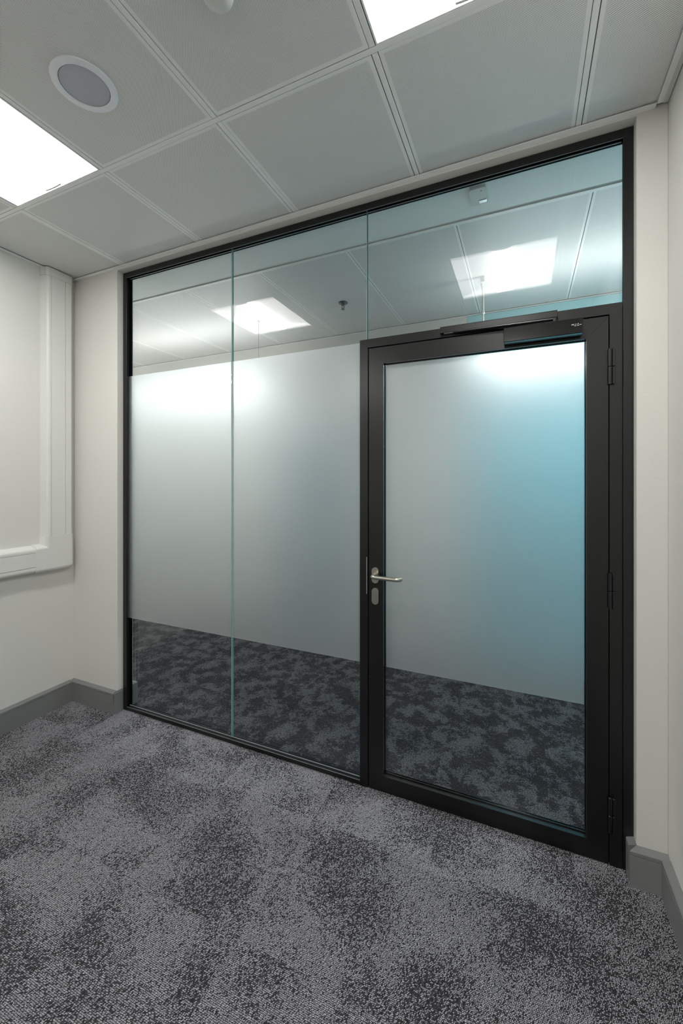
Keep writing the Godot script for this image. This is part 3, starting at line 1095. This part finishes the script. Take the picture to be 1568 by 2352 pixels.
func speaker() -> void:
	var o := base("ceiling_speaker", Vector3(-1.357, CEIL, 0.915))
	tag(o, "round pale grey loudspeaker set in the ceiling tile beside the left light", "speaker")
	var ring := mb()
	lathe(ring, [Vector2(0.0762, 0.004), Vector2(0.0762, -0.004), Vector2(0.0785, -0.0065), Vector2(0.094, -0.0065), Vector2(0.0985, -0.0045), Vector2(0.0995, -0.0015), Vector2(0.0995, 0.003)], Vector3.ZERO, 72)
	put("bezel", ring, M.speaker, o)
	var g := mb()
	# a shallow dome of fine mesh, with a rolled edge
	lathe(g, [Vector2(0.0, -0.0042), Vector2(0.04, -0.0042), Vector2(0.068, -0.0038), Vector2(0.0735, -0.003), Vector2(0.0748, -0.001), Vector2(0.0748, 0.004)], Vector3.ZERO, 72)
	var mm: StandardMaterial3D = M.speaker_mesh
	var dots := Image.create(16, 16, false, Image.FORMAT_RGB8)
	for y in 16:
		for x in 16:
			var d := Vector2(x - 7.5, y - 7.5).length()
			dots.set_pixel(x, y, Color(0.50, 0.50, 0.53).lerp(Color(0.80, 0.80, 0.84), clampf(d - 4.2, 0, 1)))
	mm.albedo_color = Color.WHITE
	mm.albedo_texture = ImageTexture.create_from_image(dots)
	mm.uv1_triplanar = true
	mm.uv1_scale = Vector3.ONE * 380.0
	put("grille", g, mm, o)


func smoke_detector() -> void:
	var o := base("smoke_detector", Vector3(-0.757, CEIL, 0.957))
	tag(o, "round white detector on the ceiling, only its rim showing at the top of the view", "detector")
	var b := mb()
	lathe(b, [Vector2(0, 0.002), Vector2(0.05, 0.002), Vector2(0.05, -0.010), Vector2(0.047, -0.013), Vector2(0.0, -0.013)], Vector3.ZERO, 48)
	put("mounting_base", b, M.upvc, o)
	var h := mb()
	lathe(h, [Vector2(0.044, -0.013), Vector2(0.042, -0.028), Vector2(0.034, -0.038), Vector2(0.018, -0.042), Vector2(0.0, -0.042)], Vector3.ZERO, 48)
	put("sensing_head", h, M.upvc, o)


# ---------------------------------------------------------------- the corridor's fittings
func suspended_light(x0: float, x1: float, z: float, label: String, flex_x: float, wire_x: float) -> void:
	# a slim luminaire hung in the corridor that shines down and up
	var cy := 2.335
	var o := base("suspended_light", Vector3((x0 + x1) / 2, cy, z))
	tag(o, label, "suspended light", "suspended lights of the corridor")
	var h := (x1 - x0) / 2
	boxed("lamp_housing", Vector3(-h, -0.022, -0.034), Vector3(h, 0.022, 0.034), 0.003, M.lamp_trim, o)
	for s in [-1.0, 1.0]:
		var st := mb()
		var p := PackedVector2Array()
		for k in 9:
			var t := lerpf(-1.0, 1.0, k / 8.0)
			p.append(Vector2(t * 0.030, s * (0.022 + 0.016 * (1.0 - t * t))))
		prism(st, p, func(q: Vector2, t: float) -> Vector3: return Vector3(t, q.y, q.x), -h + 0.01, h - 0.01)
		put("lamp_lens", st, M.hung_lens, o)
		var l := AreaLight3D.new()
		l.name = "lamp_light"
		l.area_size = Vector2(2 * h - 0.02, 0.06)
		l.area_normalize_energy = true
		l.light_energy = CORRIDOR_DOWN if s < 0 else CORRIDOR_UP
		l.light_color = Color(0.98, 1.0, 0.99)
		l.area_range = 12.0
		l.area_attenuation = 2.0
		l.shadow_enabled = true
		o.add_child(l, true)
		l.position = Vector3(0, s * 0.0405, 0)
		l.rotation.x = s * PI / 2
	var top := CEIL - cy
	# the power flex with its ceiling rose and coupling, and the thin suspension wire
	var fx := flex_x - o.position.x
	if flex_x > -900.0:
		boxed("junction_box", Vector3(fx - 0.012, top - 0.038, -0.014), Vector3(fx + 0.016, top, 0.014), 0.003, M.upvc, o)
		var t1 := mb()
		tube(t1, [Vector3(fx - 0.006, top - 0.03, 0), Vector3(fx, top - 0.08, 0), Vector3(fx + 0.004, top - 0.10, 0), Vector3(fx + 0.005, top - 0.23, 0)], [0.0062, 0.0062, 0.007, 0.007], 14)
		put("conduit_tube", t1, M.upvc, o)
		var t2 := mb()
		tube(t2, [Vector3(fx + 0.005, top - 0.24, 0), Vector3(fx + 0.006, 0.02, 0)], [0.0066, 0.0066], 14)
		put("conduit_tube", t2, M.upvc, o)
		var cl := mb()
		lathe(cl, [Vector2(0.0, -0.006), Vector2(0.0105, -0.006), Vector2(0.0105, 0.006), Vector2(0.0, 0.006)], Vector3(fx + 0.005, top - 0.235, 0), 18)
		put("coupling", cl, M.upvc, o)
	var wx := wire_x - o.position.x
	var ro := mb()
	lathe(ro, [Vector2(0.0, top), Vector2(0.012, top), Vector2(0.012, top - 0.008), Vector2(0.006, top - 0.014), Vector2(0.0, top - 0.014)], Vector3(wx, 0, 0), 20)
	put("ceiling_rose", ro, M.upvc, o)
	var co := mb()
	tube(co, [Vector3(wx, top - 0.012, 0), Vector3(wx, 0.02, 0)], [0.0016, 0.0016], 8)
	put("suspension_wire", co, M.lamp_trim, o)


func corridor_things() -> void:
	suspended_light(-0.275, 1.225, -1.01, "slim suspended light blurred at the top of the frosted door, white flex above", -0.253, 1.15)
	suspended_light(-3.50, -1.99, -1.04, "slim suspended light blurred at the top of the frosted left panes", -999.0, -2.035)
	suspended_light(1.42, 2.52, -1.02, "slim suspended light further along the corridor on the right, out of sight", -999.0, 1.5)
	suspended_light(-5.35, -3.85, -1.04, "slim suspended light further along the corridor on the left, out of sight", -999.0, -5.2)
	# sprinkler head
	var s := base("sprinkler_head", Vector3(-1.246, CEIL, -1.0))
	tag(s, "chrome sprinkler head on the corridor ceiling behind the middle glass pane", "sprinkler")
	var f := mb()
	lathe(f, [Vector2(0.036, 0.002), Vector2(0.0365, -0.002), Vector2(0.031, -0.007), Vector2(0.02, -0.009), Vector2(0.014, -0.006), Vector2(0.014, -0.012), Vector2(0.0, -0.012)], Vector3.ZERO, 32)
	put("escutcheon", f, M.chrome, s)
	var b := mb()
	lathe(b, [Vector2(0.0095, -0.01), Vector2(0.0095, -0.02), Vector2(0.007, -0.022), Vector2(0.0, -0.022)], Vector3.ZERO, 16)
	put("nozzle", b, M.chrome, s)
	for k in [-1.0, 1.0]:
		var a := mb()
		tube(a, [Vector3(k * 0.008, -0.02, 0), Vector3(k * 0.012, -0.03, 0), Vector3(k * 0.009, -0.04, 0), Vector3(0, -0.048, 0)], [0.0025, 0.0025, 0.0025, 0.0025], 8)
		put("yoke_arm", a, M.chrome, s)
	var bulb := mb()
	tube(bulb, [Vector3(0, -0.022, 0), Vector3(0, -0.034, 0), Vector3(0, -0.046, 0)], [0.0015, 0.0028, 0.0015], 8)
	put("glass_bulb", bulb, mat(Color(0.35, 0.08, 0.06), 0.1), s)
	var df := mb()
	lathe(df, [Vector2(0.0, -0.047), Vector2(0.0125, -0.048), Vector2(0.0125, -0.0505), Vector2(0.0, -0.0515)], Vector3.ZERO, 24)
	put("deflector", df, M.chrome, s)
	# motion sensor on the plaster border
	var m := base("motion_sensor", Vector3(-0.194, CEIL, -0.165))
	tag(m, "small white motion sensor with rounded corners behind the glass above the door", "sensor")
	var sh := stadium(Vector2.ZERO, 0.082, 0.125, 0.02, 6)
	var bd := mb()
	prism(bd, sh, func(p: Vector2, t: float) -> Vector3: return Vector3(p.x * (1.0 - 0.08 * (p.y < 0.0 as int)), t, -p.y), -0.012, 0.0)
	put("back_box", bd, M.upvc, m)
	var cv := mb()
	var sh2 := stadium(Vector2.ZERO, 0.076, 0.119, 0.018, 6)
	prism(cv, sh2, func(p: Vector2, t: float) -> Vector3: return Vector3(p.x, t, -p.y), -0.022, -0.012)
	put("cover", cv, M.upvc, m)
	boxed("lens_strip", Vector3(-0.002, -0.0245, -0.045), Vector3(0.034, -0.022, -0.025), 0.001, M.bright, m)
	boxed("indicator", Vector3(0.012, -0.0228, 0.036), Vector3(0.017, -0.022, 0.041), 0.0, M.gasket, m)
